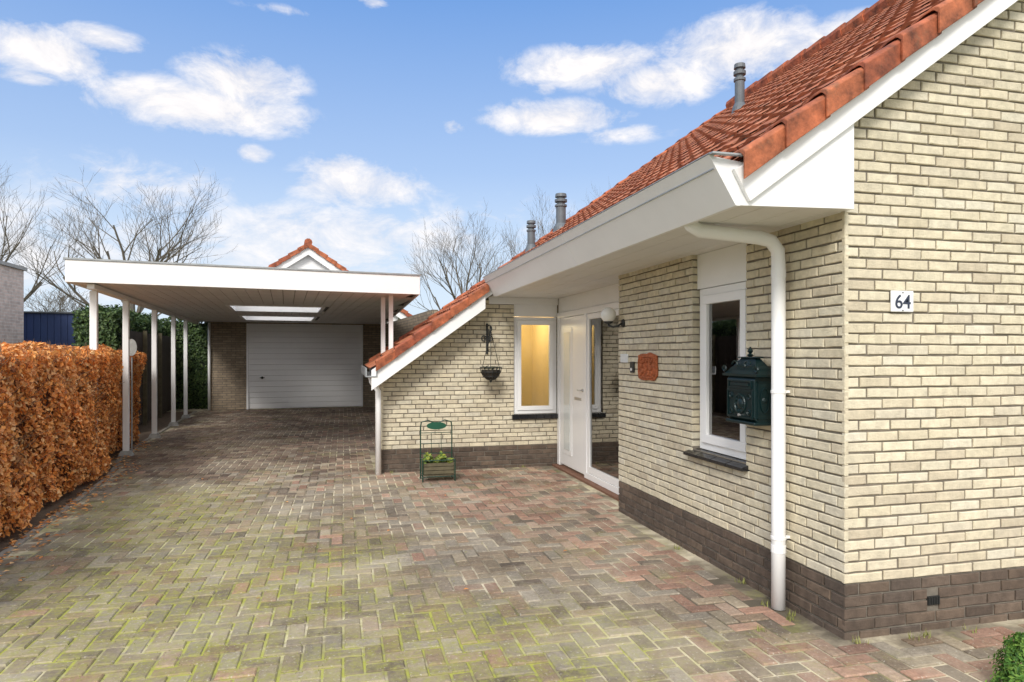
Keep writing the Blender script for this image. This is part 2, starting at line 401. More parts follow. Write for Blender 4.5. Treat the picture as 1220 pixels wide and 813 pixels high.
sw=MB(); a_=YM-.075; sw.box(XD-.02,XD+.02,a_-.06,a_,.095,1.975); sw.box(XD-.02,XD+.02,6.075,6.15,.095,1.975); sw.box(XD-.02,XD+.02,6.15,a_-.06,.095,.17); sw.box(XD-.02,XD+.02,6.15,a_-.06,1.91,1.975)
so=sw.build('sidelight_window',WHITE2,house,bevel=.003)
mb=MB(); mb.box(XD,XD+.004,6.15,a_-.06,.17,1.91); mb.build('pane',GLASS,so)
mb=MB(); mb.box(XD-.10,XD+.04,6.0,8.645,-.02,.018); mb.build('doorstep',mat('terracotta_step',(.22,.11,.07),.8,.2,10),house)
def room(x0,x1,y0,y1,z0,z1,skip,m):
    q=MB(); P=[(x0,y0,z0),(x1,y0,z0),(x1,y1,z0),(x0,y1,z0),(x0,y0,z1),(x1,y0,z1),(x1,y1,z1),(x0,y1,z1)]
    Fc={'b':(0,1,2,3),'t':(4,5,6,7),'-y':(0,1,5,4),'x':(1,2,6,5),'y':(2,3,7,6),'-x':(3,0,4,7)}
    q.add(P,[f for k,f in Fc.items() if k!=skip]); return q.build('interior_wall',m,house)
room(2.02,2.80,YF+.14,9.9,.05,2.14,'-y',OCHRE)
mb=MB(); mb.box(2.07,2.40,9.80,9.89,.06,1.95); mb.build('inner_door',mat('inner_door_paint',(.74,.64,.42),.6,.1,3),house,bevel=.01)
lp=bpy.data.lights.new('hall_light','POINT'); lp.energy=17; lp.color=(1,.82,.52); lp.shadow_soft_size=.12
lo=bpy.data.objects.new('hall_light',lp); COL.objects.link(lo); lo.location=(2.32,9.3,2.0)
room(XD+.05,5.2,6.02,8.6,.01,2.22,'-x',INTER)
room(X0+.14,5.0,3.15,5.85,.05,2.22,'-x',GLOWIN)
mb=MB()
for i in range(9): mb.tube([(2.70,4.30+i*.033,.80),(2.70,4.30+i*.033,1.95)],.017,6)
mb.build('curtain',mat('glowing_cloth',(.70,.70,.67),.9,.1,5,emit=.18),house,smooth=True)  # cloth glows faintly, light put into the material
# downpipes
mb=MB()
mb.tube([(1.90,3.46,2.27),(1.92,3.46,2.235),(1.97,3.46,2.205),(2.36,3.46,2.18),(2.44,3.46,2.165),(2.485,3.46,2.11),(2.49,3.46,2.03),(2.49,3.46,1.0),(2.49,3.46,.5),(2.49,3.46,.0)],.040,20)
dp=mb.build('downpipe',PIPEW,house,smooth=True)
for z in (1.28,.42):
    mb=MB(); mb.lathe((2.49,3.46,z-.012),[(.036,0),(.044,.001),(.044,.018),(.036,.019)],16); mb.box(2.53,2.57,3.45,3.47,z-.01,z+.005); mb.build('bracket',PIPEW,dp)
for z in (1.95,.33):
    mb=MB(); mb.lathe((2.49,3.46,z),[(.036,0),(.0425,.002),(.0425,.045),(.036,.047)],16); mb.build('socket',PIPEW,dp)
mb=MB(); mb.tube([(.33,8.50,1.23),(.34,8.50,1.16),(.42,8.50,1.04),(.42,8.50,0)],.035,14); mb.build('downpipe',PIPEW,house,smooth=True)
def vent(x,y,r,h):
    z=rp(x)-.03; mb=MB()
    mb.lathe((x,y,z-.12),[(r,0),(r,.12+h*.62)],18)
    mb.lathe((x,y,z+h*.60),[(r*.7,0),(r*1.22,.01),(r*1.22,h*.07),(r*.8,h*.09),(r*.8,h*.14),(r*1.26,h*.15),(r*1.26,h*.22),(r*.8,h*.24),(r*.8,h*.28),(r*1.2,h*.29),(r*1.1,h*.38),(r*.5,h*.40)],18)
    o=mb.build('vent_pipe',PIPEGREY,house)
    mb=MB(); mb.lathe((x,y,z-.1),[(r*1.8,0),(r*1.5,.12),(r*1.05,.18)],18); mb.build('flashing',PIPEGREY,o)
vent(5.0,7.75,.062,.60); vent(2.86,10.15,.060,.46); vent(3.35,10.15,.078,.56)
# ------------------------------------------------------------ things on the walls
def text_mesh(s,size,depth):
    cu=bpy.data.curves.new('t','FONT'); cu.body=s; cu.size=size; cu.extrude=depth; cu.align_x='CENTER'; cu.align_y='CENTER'; cu.offset=.0008
    o=bpy.data.objects.new('t',cu); COL.objects.link(o); bpy.context.view_layer.update()
    me=bpy.data.meshes.new_from_object(o); bpy.data.objects.remove(o); return me
cx,cz=2.912,1.783
num=thing('house_number_sign','white enamel plate reading 64 on the cream gable wall','sign',(cx,Y0-.004,cz))
mb=MB(); mb.box(cx-.072,cx+.072,Y0-.016,Y0-.004,cz-.057,cz+.057); mb.build('plate',mat('enamel',(.84,.86,.88),.2,.03,5),num,bevel=.005)
me=text_mesh('64',.105,.001); o=bpy.data.objects.new('digits',me); COL.objects.link(o); me.materials.append(mat('blue_black_ink',(.02,.03,.06),.4,0)); o.parent=num; o.location=(0,-.0135,-.006); o.rotation_euler=(R(90),0,0)
for zz in (.046,-.049):
    mb=MB(); mb.lathe((cx,Y0-.018,cz+zz),[(.004,0),(.004,.003)],8,'y'); mb.build('screw',DARK,num)
mbx=thing('mailbox','dark green ornate cast mailbox with pitched lid beside the white downpipe','mailbox',(X0,3.75,1.06))
xa,xb,ya,yb_=2.435,2.555,3.60,3.90
mb=MB(); mb.prism([(xa,1.09),(xa-.012,1.11),(xa-.012,1.34),(xa,1.36),(xb,1.36),(xb,1.06),(xa+.02,1.07)],'y',ya,yb_)
mb.box(xa-.018,xb,ya-.008,yb_+.008,1.062,1.082); body=mb.build('body',GREENM,mbx,bevel=.005)
mb=MB()
def tier(a,z0,b,z1):
    cx_,cy_=(xa+xb)/2,(ya+yb_)/2; hx,hy=(xb-xa)/2,(yb_-ya)/2
    P=[]
    for (e,z) in ((a,z0),(b,z1)):
        ex,ey=hx+e,hy+e*1.6
        P+= [(cx_-ex,cy_-ey,z),(min(cx_+ex,X0-.004),cy_-ey,z),(min(cx_+ex,X0-.004),cy_+ey,z),(cx_-ex,cy_+ey,z)]
    mb.hexa(P)
tier(.022,1.36,.024,1.375); tier(.018,1.375,-.005,1.405); tier(-.002,1.405,-.018,1.425); tier(-.018,1.425,-.045,1.475); tier(-.03,1.475,-.035,1.483)
mb.lathe((2.495,3.75,1.48),[(.006,0),(.022,.012),(.008,.024),(.019,.038),(.012,.05),(.003,.066)],12)
for yy in (3.575,3.925):
    mb.tube([(2.42,yy+.022*math.cos(q)*math.exp(-q*.1),1.405+.022*math.sin(q)*math.exp(-q*.1)) for q in [i*math.pi/5 for i in range(14)]],.007,5)
for yy,s_ in ((3.68,-1),(3.82,1)):
    mb.tube([(2.43,yy+s_*.03*math.cos(q),1.435+.022*math.sin(q)) for q in [i*math.pi/5 for i in range(7)]],.006,5)
mb.build('lid',GREENM,mbx)
mb=MB(); xf=xa-.012
for (a,b,c,d,t) in ((3.625,3.875,1.285,1.335,.008),(3.612,3.888,1.10,1.275,.010)):
    mb.box(xf-.008,xf,a,b,c,c+t); mb.box(xf-.008,xf,a,b,d-t,d); mb.box(xf-.008,xf,a,a+t,c+t,d-t); mb.box(xf-.008,xf,b-t,b,c+t,d-t)
mb.box(xf-.010,xf,3.65,3.85,1.302,1.318)
mb.tube([(xf-.003,3.75+.055*math.cos(t),1.187+.058*math.sin(t)) for t in [i*math.pi/12 for i in range(25)]],.007,6)
mb.lathe((xf-.012,3.75,1.187),[(.004,0),(.020,.003),(.030,.008),(.034,.012)],14,'x')
for k in range(10):
    t=k*math.pi/5; mb.lathe((xf-.007,3.75+.044*math.cos(t),1.187+.046*math.sin(t)),[(.002,0),(.008,.003),(.010,.007)],7,'x')
for sy in (-1,1):
    for (q0,zc) in ((0,1.235),(1,1.14)):
        mb.tube([(xf-.003,3.75+sy*(.098-.022*math.cos(q)*math.exp(-q*.12)),zc+(1 if q0==0 else -1)*.022*math.sin(q)*math.exp(-q*.12)) for q in [i*math.pi/5 for i in range(13)]],.0045,5)
yf=ya
for (a,b,c,d) in ((xa+.008,xb-.012,1.10,1.33),):
    mb.box(a,b,yf-.005,yf,c,c+.006); mb.box(a,b,yf-.005,yf,d-.006,d); mb.box(a,a+.006,yf-.005,yf,c,d); mb.box(b-.006,b,yf-.005,yf,c,d)
mb.tube([((xa+xb)/2+.030*math.cos(q),yf-.003,1.215+.075*math.sin(q)) for q in [i*math.pi/10 for i in range(21)]],.005,5)
mb.lathe(((xa+xb)/2,yf-.010,1.215),[(.004,0),(.014,.004),(.02,.009)],10,'y')
mb.build('relief',GREENM,mbx)
mb=MB(); mb.lathe((xf-.014,3.75,1.118),[(.009,0),(.009,.014)],10,'x'); mb.build('lock',STEEL,mbx)
lamp=thing('wall_lamp','white globe wall lamp on black curved arm beside the front door','lamp',(X0,5.9,1.8))
mb=MB(); mb.lathe((X0-.02,5.88,1.79),[(.02,0),(.036,.005),(.04,.019)],16,'x'); mb.tube([(X0-.02,5.88,1.79),(X0-.05,5.885,1.765),(X0-.09,5.91,1.755),(X0-.12,5.95,1.77),(X0-.12,5.96,1.79)],.010,10)
mb.lathe((X0-.12,5.96,1.785),[(.02,0),(.042,.008),(.046,.022),(.042,.026)],16); mb.build('arm',DARK,lamp,smooth=True)
mb=MB(); mb.lathe((X0-.12,5.96,1.87),[(.073*math.sin(max(.12,t)),-.073*math.cos(t)) for t in [i*math.pi/14 for i in range(15)]],24); mb.build('globe',mat('opal_glass',(.82,.82,.79),.12,0),lamp,smooth=True)
pq=thing('wall_plaque','irregular terracotta relief plaque on the cream brick beside the door','plaque',(X0,5.34,1.39))
rr=random.Random(4); n=26; poly=[]
for i in range(n):
    t=2*math.pi*i/n; c_,s_=math.cos(t),math.sin(t); k=(abs(c_)**5+abs(s_)**5)**(-1/5)
    poly.append((5.34+.19*k*c_+rr.uniform(-.010,.010),1.39+.118*k*s_+rr.uniform(-.007,.007)))
mb=MB(); mb.prism(poly,'x',X0-.020,X0-.001); mb.build('tablet',TERRA,pq,bevel=.008)
mb=MB()
mb.tube([(X0-.022,5.34+.155*(abs(math.cos(t))**.4)*(1 if math.cos(t)>0 else -1),1.39+.090*(abs(math.sin(t))**.4)*(1 if math.sin(t)>0 else -1)) for t in [i*math.pi/16 for i in range(33)]],.010,6)
for k in range(60):
    y=rr.uniform(5.21,5.47); z=rr.uniform(1.315,1.465); r=rr.uniform(.008,.017)
    mb.lathe((X0-.020-r*1.1,y,z),[(r*.3,0),(r*.8,r*.25),(r,r*.7),(r,r*1.15)],9,'x')
mb.build('relief',TERRA,pq)
bell=thing('doorbell','small black doorbell panel between the plaque and the name plate','doorbell',(X0,5.65,1.38))
mb=MB(); mb.box(X0-.018,X0-.001,5.62,5.70,1.33,1.43); mb.build('housing',DARK,bell,bevel=.006)
mb=MB(); mb.lathe((X0-.024,5.66,1.36),[(.014,0),(.014,.006)],12,'x'); mb.build('button',WHITE2,bell)
npl=MB(); npl.box(X0-.012,X0-.001,5.76,5.93,1.42,1.50); o=npl.build('name_plate',mat('ceramic',(.78,.80,.80),.3,.10,40),None,bevel=.004); tag(o,'small pale name plate above the doorbell near the wall corner','name plate')
# hanging basket
hb=thing('hanging_basket','black open bowl hanging basket on scrolled iron bracket left of the warm lit window','hanging basket',(1.83,8.62,1.8))
bx,by=1.83,8.40
mb=MB(); mb.box(bx-.012,bx+.012,8.625,8.645,1.50,1.90)
mb.tube([(bx,8.63,1.86),(bx,8.52,1.875),(bx,by,1.86),(bx,by-.05,1.83),(bx,by-.04,1.80),(bx,by-.01,1.80),(bx,by,1.82)],.009,8)
mb.tube([(bx,8.62,1.56),(bx,8.54,1.66),(bx,8.47,1.76),(bx,8.42,1.86)],.009,8)
for (dy,dz,r0,ph) in ((8.57,1.79,.045,0),(8.50,1.68,.035,2.0)):
    mb.tube([(bx,dy+r0*math.cos(q+ph)*math.exp(-q*.13),dz+r0*math.sin(q+ph)*math.exp(-q*.13)) for q in [i*math.pi/6 for i in range(18)]],.007,6)
for s_ in (-1,1):
    mb.tube([(bx+s_*(.045-.04*math.cos(q)*math.exp(-q*.12)),8.632,1.70+.05*math.sin(q)*math.exp(-q*.12)) for q in [i*math.pi/6 for i in range(16)]],.007,6)
mb.build('bracket',DARK,hb)
for k in range(3):
    mb=MB(); t=k*2.094+.3; mb.tube([(bx,by,1.80),(bx+.125*math.cos(t),by+.125*math.sin(t),1.33)],.004,5); mb.build('chain',DARK,hb)
mb=MB()
for z,r in ((1.33,.138),(1.27,.128),(1.21,.09)): mb.tube([(bx+r*math.cos(q),by+r*math.sin(q),z) for q in [i*math.pi/12 for i in range(25)]],.006,6)
for k in range(16):
    t=k*math.pi/8; mb.tube([(bx+r*math.cos(t),by+r*math.sin(t),z) for r,z in ((.138,1.33),(.132,1.28),(.10,1.215),(.05,1.175),(.015,1.165))],.0045,5)
mb.lathe((bx,by,1.135),[(.004,0),(.018,.012),(.014,.032)],10)
bw=mb.build('bowl',DARK,hb)
mb=MB(); mb.lathe((bx,by,1.175),[(.03,0),(.085,.03),(.118,.08),(.124,.12),(.10,.125),(.02,.11)],18); mb.build('liner',mat('coir_liner',(.05,.042,.03),.95,.4,40,.6,60),bw)
def leaf(mb,p,n,size,col=None,asp=.6):
    n=n.normalized(); a=n.orthogonal().normalized(); a.rotate(Matrix.Rotation(random.uniform(0,6.283),3,n)); b=n.cross(a)
    s=size*random.uniform(.7,1.25); w=s*asp*.5
    mb.add([p-a*s*.5,p+b*w+n*s*.12,p+a*s*.5,p-b*w+n*s*.12],[(0,1,2),(0,2,3)],col)
mb=MB()
for k in range(70):
    t=random.uniform(0,6.28); r=.10*math.sqrt(random.random()); leaf(mb,V((bx+r*math.cos(t),by+r*math.sin(t),1.31+random.uniform(0,.03))),V((jit(1),jit(1),.6)),.035)
mb.build('plant',mat('dark_leaf',None,.7,0,island=[(.03,.05,.025),(.06,.08,.03),(.05,.045,.03)]),hb)
# plant stand
ps=thing('plant_stand','dark green metal plant stand with oval top plate and crate of primroses','plant stand',(1.09,7.98,0))
px_,py_=1.09,7.98
mb=MB()
for s in (-.19,.19):
    mb.tube([(px_+s,py_+.12,0),(px_+s,py_+.12,.62),(px_+s*.95,py_+.12,.68)],.008,8); mb.tube([(px_+s,py_-.12,0),(px_+s,py_-.12,.26)],.008,8); mb.tube([(px_+s,py_-.12,.25),(px_+s,py_+.12,.25)],.006,6); mb.tube([(px_+s,py_-.12,.06),(px_+s,py_+.12,.06)],.006,6)
mb.tube([(px_-.18,py_+.12,.68),(px_-.1,py_+.12,.70),(px_,py_+.12,.66),(px_+.1,py_+.12,.70),(px_+.18,py_+.12,.68)],.007,8)
for z in (.55,.42,.30,.06): mb.tube([(px_-.19,py_+.12,z),(px_+.19,py_+.12,z)],.005,6)
for s in (-.06,.06): mb.tube([(px_+s,py_+.12,.25),(px_+s,py_+.12,.55)],.004,6)
for z in (.25,.06): mb.tube([(px_-.19,py_-.12,z),(px_+.19,py_-.12,z)],.006,6)
mb.build('frame',GREENP,ps)
mb=MB(); n=20; mb.prism([(px_+.12*math.cos(2*math.pi*i/n),.635+.045*math.sin(2*math.pi*i/n)) for i in range(n)],'y',py_+.095,py_+.108); mb.build('oval_plate',mat('green_enamel',(.012,.09,.05),.35,.1,10),ps)
mb=MB(); mb.box(px_-.17,px_+.17,py_-.10,py_+.10,.07,.09)
for z in (.09,.135,.18): mb.box(px_-.17,px_+.17,py_-.115,py_-.10,z,z+.038); mb.box(px_-.17,px_+.17,py_+.09,py_+.105,z,z+.038); mb.box(px_-.185,px_-.17,py_-.11,py_+.10,z,z+.038); mb.box(px_+.17,px_+.185,py_-.11,py_+.10,z,z+.038)
mb.build('crate',WOOD,ps)
mb=MB(); mb.box(px_-.168,px_+.168,py_-.098,py_+.088,.09,.195); mb.build('soil',mat('soil',(.03,.022,.015),.95,.3,40,.5,60),ps)
mb=MB()
for k in range(420):
    x=px_+jit(.17); y=py_+jit(.11); leaf(mb,V((x,y,.22+random.random()*.05*(1+math.sin(x*40)))),V((jit(.8),jit(.8)-.3,.8)),.05)
mb.build('foliage',mat('primrose_leaf',None,.6,0,island=[(.05,.12,.02),(.10,.18,.03),(.26,.28,.03),(.07,.13,.03)]),ps)
# ------------------------------------------------------------ carport & garage
TH=R(4.5); CO=(-3.11,11.0,0)
cp=thing('carport','long white flat roofed carport with slim posts and two skylights','carport',CO,TH)
H0=2.36; HT=2.615
FL=(-.23,-2.04); FRt=(4.05,-1.70); BL=(-.23,8.34); BR=(4.95,8.34)
def vfront(u): return FL[1]+(FRt[1]-FL[1])*(u-FL[0])/(FRt[0]-FL[0])
def ur(v): return FRt[0]+(BR[0]-FRt[0])*(v-FRt[1])/(BR[1]-FRt[1])
def vr(u): return FRt[1]+(BR[1]-FRt[1])*(u-FRt[0])/(BR[0]-FRt[0])
sky_=[(1.25,2.9,1.5,3.1),(1.25,2.9,4.9,6.8)]
cb=MB(); u=FL[0]+.03; w=.16
while u<BR[0]-.06:
    ue=min(u+w-.008,BR[0]-.03)
    st=vfront(u)+.03 if ue<FRt[0]-.02 else max(vr(ue)+.1,FRt[1]+.05); segs=[(st,8.33)]
    for s in sky_:
        if u>s[0]-.12 and ue<s[1]+.1:
            ns=[]
            for a,b in segs:
                if s[2]>a and s[3]<b: ns+=[(a,s[2]),(s[3],b)]
                else: ns.append((a,b))
            segs=ns
    for a,b in segs:
        if b>a: cb.box(u,ue,a,b,H0,H0+.012)
    u+=w
cb.build('ceiling',CEIL,cp,local=True)
dk=MB()
us=[FL[0]+.02,1.25,2.9]; vs=[-1.68,1.5,3.1,4.9,6.8,8.33]
for i in range(2):
    for j in range(5):
        if i==1 and j in (1,3): continue
        dk.box(us[i],us[i+1],vs[j],vs[j+1],H0+.03,HT-.03)
dk.prism([(2.9,-1.68),(ur(-1.68)-.03,-1.68),(ur(8.33)-.03,8.33),(2.9,8.33)],'z',H0+.03,HT-.03)
dk.prism([(FL[0]+.03,vfront(FL[0])+.03),(FRt[0]-.03,vfront(FRt[0])+.03),(FRt[0]-.03,-1.681),(FL[0]+.03,-1.681)],'z',H0+.03,HT-.03)
dk.build('roof_deck',mat('roof_felt',(.18,.18,.18),.9,.2,3),cp,local=True)
def fasc(a,b,t=.03,z0=H0-.01,z1=HT):
    a=V((a[0],a[1],0)); b=V((b[0],b[1],0)); d=(b-a).normalized(); n=V((d.y,-d.x,0))*-t
    m=MB(); m.hexa([a+V((0,0,z0)),b+V((0,0,z0)),b+n+V((0,0,z0)),a+n+V((0,0,z0)),a+V((0,0,z1)),b+V((0,0,z1)),b+n+V((0,0,z1)),a+n+V((0,0,z1))]); return m
f=fasc(FL,FRt); f.build('fascia',WHITE,cp,local=True,bevel=.004)
f=MB(); f.box(FL[0],FL[0]+.028,FL[1]+.035,BL[1],H0-.01,HT); f.build('fascia',WHITE,cp,local=True)
f=fasc((FRt[0],FRt[1]+.034),BR,.028); f.build('fascia',WHITE,cp,local=True)
tr=fasc((FL[0]-.015,FL[1]-.015),(FRt[0]+.015,FRt[1]-.015),.05,HT+.001,HT+.022); tr.box(FL[0]-.015,FL[0]+.03,FL[1]+.04,8.34,HT+.001,HT+.022); tr.build('roof_trim',ZINC,cp,local=True)
f=MB(); f.box(-.04,.04,-1.9,8.3,H0-.07,H0-.012); f.build('beam',WHITE,cp,local=True)
for i,v in enumerate((-1.54,0,2.25,4.4,6.2)):
    p=MB(); uu=-.05 if i==0 else 0
    p.box(uu-.04,uu+.04,v-.04,v+.04,.07,H0-.071)
    po=p.build('post',WHITE,cp,local=True,bevel=.006)
    b=MB(); b.hexa([(uu-.10,v-.10,-.02),(uu+.10,v-.10,-.02),(uu+.10,v+.10,-.02),(uu-.10,v+.10,-.02),(uu-.06,v-.06,.075),(uu+.06,v-.06,.075),(uu+.06,v+.06,.075),(uu-.06,v+.06,.075)])
    b.build('footing',CONC,po,local=True)
for (wx,wy) in ((.68,10.05),(.58,10.30)):
    r=V((wx,wy,0))-V(CO); r.rotate(Matrix.Rotation(-TH,3,'Z'))
    p=MB(); p.box(r.x-.03,r.x+.03,r.y-.03,r.y+.03,rp(wx)-.07,H0-.001); p.build('post',WHITE,cp,local=True)
for s in sky_:
    m=MB(); a,b,c,d=s; t=.05
    m.box(a-.02,b+.02,c-.02,c+t,H0-.012,HT+.10); m.box(a-.02,b+.02,d-t,d+.02,H0-.012,HT+.10); m.box(a-.02,a+t,c+t,d-t,H0-.012,HT+.10); m.box(b-t,b+.02,c+t,d-t,H0-.012,HT+.10)
    so=m.build('skylight',WHITE,cp,local=True)
    m=MB(); m.box(a+t,b-t,c+t,d-t,HT-.05,HT-.044); m.build('pane',OPAL,so,local=True)
gz=8.35
def loc2w(u,v):
    q=V((u,v,0)); q.rotate(Matrix.Rotation(TH,3,'Z')); return (q.x+CO[0],q.y+CO[1],0)
ga=thing('garage','cream brick garage with ribbed white door and red tiled gable behind the carport','garage',loc2w(2.82,gz),TH)
hw=2.5; HP=4.55; gs=.68
def gt(u): return HP-gs*abs(u)-.12
m=MB()
m.box(-hw,-1.60,0,.1,0,2.36); m.box(1.50,hw,0,.1,0,2.36); m.box(-1.60,1.50,0,.1,2.33,2.36)
m.box(-hw,-hw+.1,.1,5,0,2.6); m.box(hw-.1,hw,.1,5,0,2.6); m.box(-hw,hw,5,5.1,0,2.6)
m.box(2.0,2.12,-7.2,-.005,0,2.33)  # side wall added to block light from the garage front
m.build('wall',BRICK_SHADED,ga,local=True)
m=MB(); m.prism([(-hw,2.361),(hw,2.361),(hw,gt(hw)),(0,gt(0)),(-hw,gt(-hw))],'y',.0,.1); m.build('gable_panel',WHITE,ga,local=True)
m=MB()
for i in range(15):
    z=.02+i*.151; m.hexa([(-1.55,.045,z),(1.45,.045,z),(1.45,.08,z),(-1.55,.08,z),(-1.55,.045,z+.131),(1.45,.045,z+.131),(1.45,.08,z+.139),(-1.55,.08,z+.139)])
m.box(-1.55,1.45,.066,.10,0,2.28)
gd=m.build('garage_door',mat('white_door_paint',(.92,.92,.92),.4,.03,2),ga,local=True)
m=MB(); m.box(-1.60,-1.55,.0-.02,.06,0,2.33); m.box(1.45,1.50,-.02,.06,0,2.33); m.box(-1.55,1.45,-.02,.06,2.28,2.33); m.build('door_frame',WHITE2,ga,local=True)
m=MB(); m.lathe((-1.2,.02,.85),[(.035,0),(.035,.03)],12,'y'); m.box(-1.26,-1.14,-.01,.035,.84,.86); m.build('handle',DARK,gd,local=True)
gang=math.atan(gs); gc,gsn=math.cos(gang),math.sin(gang)
rm=MB()
for sgn in (-1,1):
    nr=int((hw+.35)/gc/.3)+1
    tilefield(rm,(0,-.18,HP-.02),(0,1,0),(sgn*gc,0,-gsn),(sgn*gsn,0,gc),20,nr,.26,.3)
rk=MB()
for sgn in (-1,1):
    e=hw+.35
    P=[(0,-.15,HP-.10),(sgn*e,-.15,HP-.10-gs*e),(sgn*e,5.1,HP-.10-gs*e),(0,5.1,HP-.10)]
    rk.hexa(P+[(a,b,c+.05) for a,b,c in P])
gro=rk.build('roof',WHITE,ga,local=True); rm.build('roof_tiles',TILE,gro,local=True)
vm=MB()
for sgn in (-1,1):
    L=(hw+.35)/gc; k=0
    while k*.3<L:
        a=k*.3; b=a+.315
        def Q(s,off,y): return (sgn*(s*gc)+sgn*gsn*off,y,HP-s*gsn+gc*off)
        vm.add([Q(a,-.09,-.24),Q(b,-.07,-.24),Q(b,.045,-.24),Q(a,.015,-.24),Q(a,-.09,-.02),Q(b,-.07,-.02),Q(b,.045,-.02),Q(a,.015,-.02)],[(3,2,1,0),(4,5,6,7),(0,1,5,4),(1,2,6,5),(2,3,7,6),(3,0,4,7)])
        k+=1
for i in range(13): vm.tube([(0,-.24+i*.4,HP+.03),(0,.17+i*.4,HP+.02)],[.11,.095],10)
vm.build('verge_tiles',VTILE,gro,local=True)
m=MB()
for sgn in (-1,1):
    e=hw+.3; m.hexa([(0,-.17,HP-.30),(sgn*e,-.17,HP-.30-gs*e),(sgn*e,-.15,HP-.30-gs*e),(0,-.15,HP-.30),(0,-.17,HP-.06),(sgn*e,-.17,HP-.06-gs*e),(sgn*e,-.15,HP-.06-gs*e),(0,-.15,HP-.06)])
m.build('verge_board',WHITE,ga,local=True)
m=MB(); m.tube([(-hw-.02,-.06,2.34),(-hw-.02,-.06,0)],.035,12); m.build('downpipe',WHITE2,ga,local=True,smooth=True)
# ------------------------------------------------------------ ground and drive
def groundmat():
    m,nt,b=newmat('grass_earth')
    c=ramp(nt,noise(nt,.6,8,.7),[(.3,(.06,.08,.03)),(.5,(.10,.13,.04)),(.7,(.16,.14,.08))])
    nt.links.new(c,b.inputs['Base Color']); b.inputs['Roughness'].default_value=.95; bump(nt,b,noise(nt,30),.5,.03); return m
m=MB(); m.add([(-500,-300,-.05),(500,-300,-.05),(500,900,-.05),(-500,900,-.05)],[(0,1,2,3)]); g=m.build('ground',groundmat()); g['kind']='structure'
def mossmask(nt):
    # moss thrives in the open damp middle of the drive, broken up by noise
    g=nt.nodes.new('ShaderNodeNewGeometry')
    acc=None
    for (x,y,rx,ry) in ((-.9,4.4,1.3,2.1),(.4,3.1,1.3,1.1),(-1.7,7.0,.8,1.5),(-1.6,3.4,1.1,1.3)):
        a=nt.nodes.new('ShaderNodeVectorMath'); a.operation='SUBTRACT'; nt.links.new(g.outputs['Position'],a.inputs[0]); a.inputs[1].default_value=(x,y,0)
        d=nt.nodes.new('ShaderNodeVectorMath'); d.operation='DIVIDE'; nt.links.new(a.outputs[0],d.inputs[0]); d.inputs[1].default_value=(rx,ry,1)
        l=nt.nodes.new('ShaderNodeVectorMath'); l.operation='LENGTH'; nt.links.new(d.outputs[0],l.inputs[0])
        s=nt.nodes.new('ShaderNodeMath'); s.operation='SUBTRACT'; s.use_clamp=True; s.inputs[0].default_value=1.3; nt.links.new(l.outputs['Value'],s.inputs[1])
        if acc is None: acc=s.outputs[0]
        else:
            q=nt.nodes.new('ShaderNodeMath'); q.operation='MAXIMUM'; nt.links.new(acc,q.inputs[0]); nt.links.new(s.outputs[0],q.inputs[1]); acc=q.outputs[0]
    n1=noise(nt,1.5,7,.72)
    q=nt.nodes.new('ShaderNodeMath'); q.operation='MULTIPLY_ADD'; nt.links.new(n1,q.inputs[0]); q.inputs[1].default_value=2.6; nt.links.new(acc,q.inputs[2])
    s=nt.nodes.new('ShaderNodeMapRange'); s.inputs['From Min'].default_value=1.35; s.inputs['From Max'].default_value=2.1; nt.links.new(q.outputs[0],s.inputs['Value'])
    c=ramp(nt,noise(nt,6.5,6,.7),[(.38,.12),(.56,1)])
    return mix(nt,s.outputs[0],c,1.0,'MULTIPLY')
def bedmat():
    m,nt,b=newmat('joint_fill'); mm=mossmask(nt)
    s=ramp(nt,noise(nt,1.0,6,.7,dist=.3),[(.40,(.12,.10,.072)),(.49,(.27,.23,.165)),(.60,(.64,.57,.42))])
    c=mix(nt,s,(.36,.37,.07),mm); nt.links.new(c,b.inputs['Base Color']); b.inputs['Roughness'].default_value=.95; bump(nt,b,noise(nt,150),.6,.004); return m
def pavmat():
    m,nt,b=newmat('clay_paver'); at=nt.nodes.new('ShaderNodeAttribute'); at.attribute_name='Col'
    mm=mossmask(nt)
    f=ramp(nt,noise(nt,38,8,.75),[(.25,.52),(.75,1.24)])
    c=mix(nt,at.outputs['Color'],f,1.0,'MULTIPLY')
    st=ramp(nt,noise(nt,.8,9,.72),[(.32,.58),(.5,.92),(.68,1.20)]); c=mix(nt,c,st,1.0,'MULTIPLY')
    film=mix(nt,c,(.29,.275,.085),mm)
    c=mix(nt,c,film,.34)
    fine=ramp(nt,noise(nt,26,8,.8),[(.46,0),(.62,.75)])
    mk=mix(nt,mm,fine,1.0,'MULTIPLY'); c=mix(nt,c,(.29,.29,.07),mk)
    lk=ramp(nt,noise(nt,60,3,.5),[(.62,0),(.70,.5)]); c=mix(nt,c,(.55,.53,.45),lk)
    sd=ramp(nt,noise(nt,1.0,6,.7,dist=.3),[(.49,0),(.62,.30)]); c=mix(nt,c,(.48,.43,.33),sd)
    nt.links.new(c,b.inputs['Base Color']); b.inputs['Roughness'].default_value=.93; b.inputs['Specular IOR Level'].default_value=.25
    bump(nt,b,noise(nt,70,6,.7),.6,.004); return m
def hedge_face(y):
    P=[(0,-2.05),(4,-2.4),(9.8,-2.93),(10.3,-3.22),(12.8,-3.42),(20,-3.9)]
    for (a,xa_),(b,xb_) in zip(P,P[1:]):
        if y<=b: return xa_+(xb_-xa_)*(y-a)/(b-a)
    return -3.9
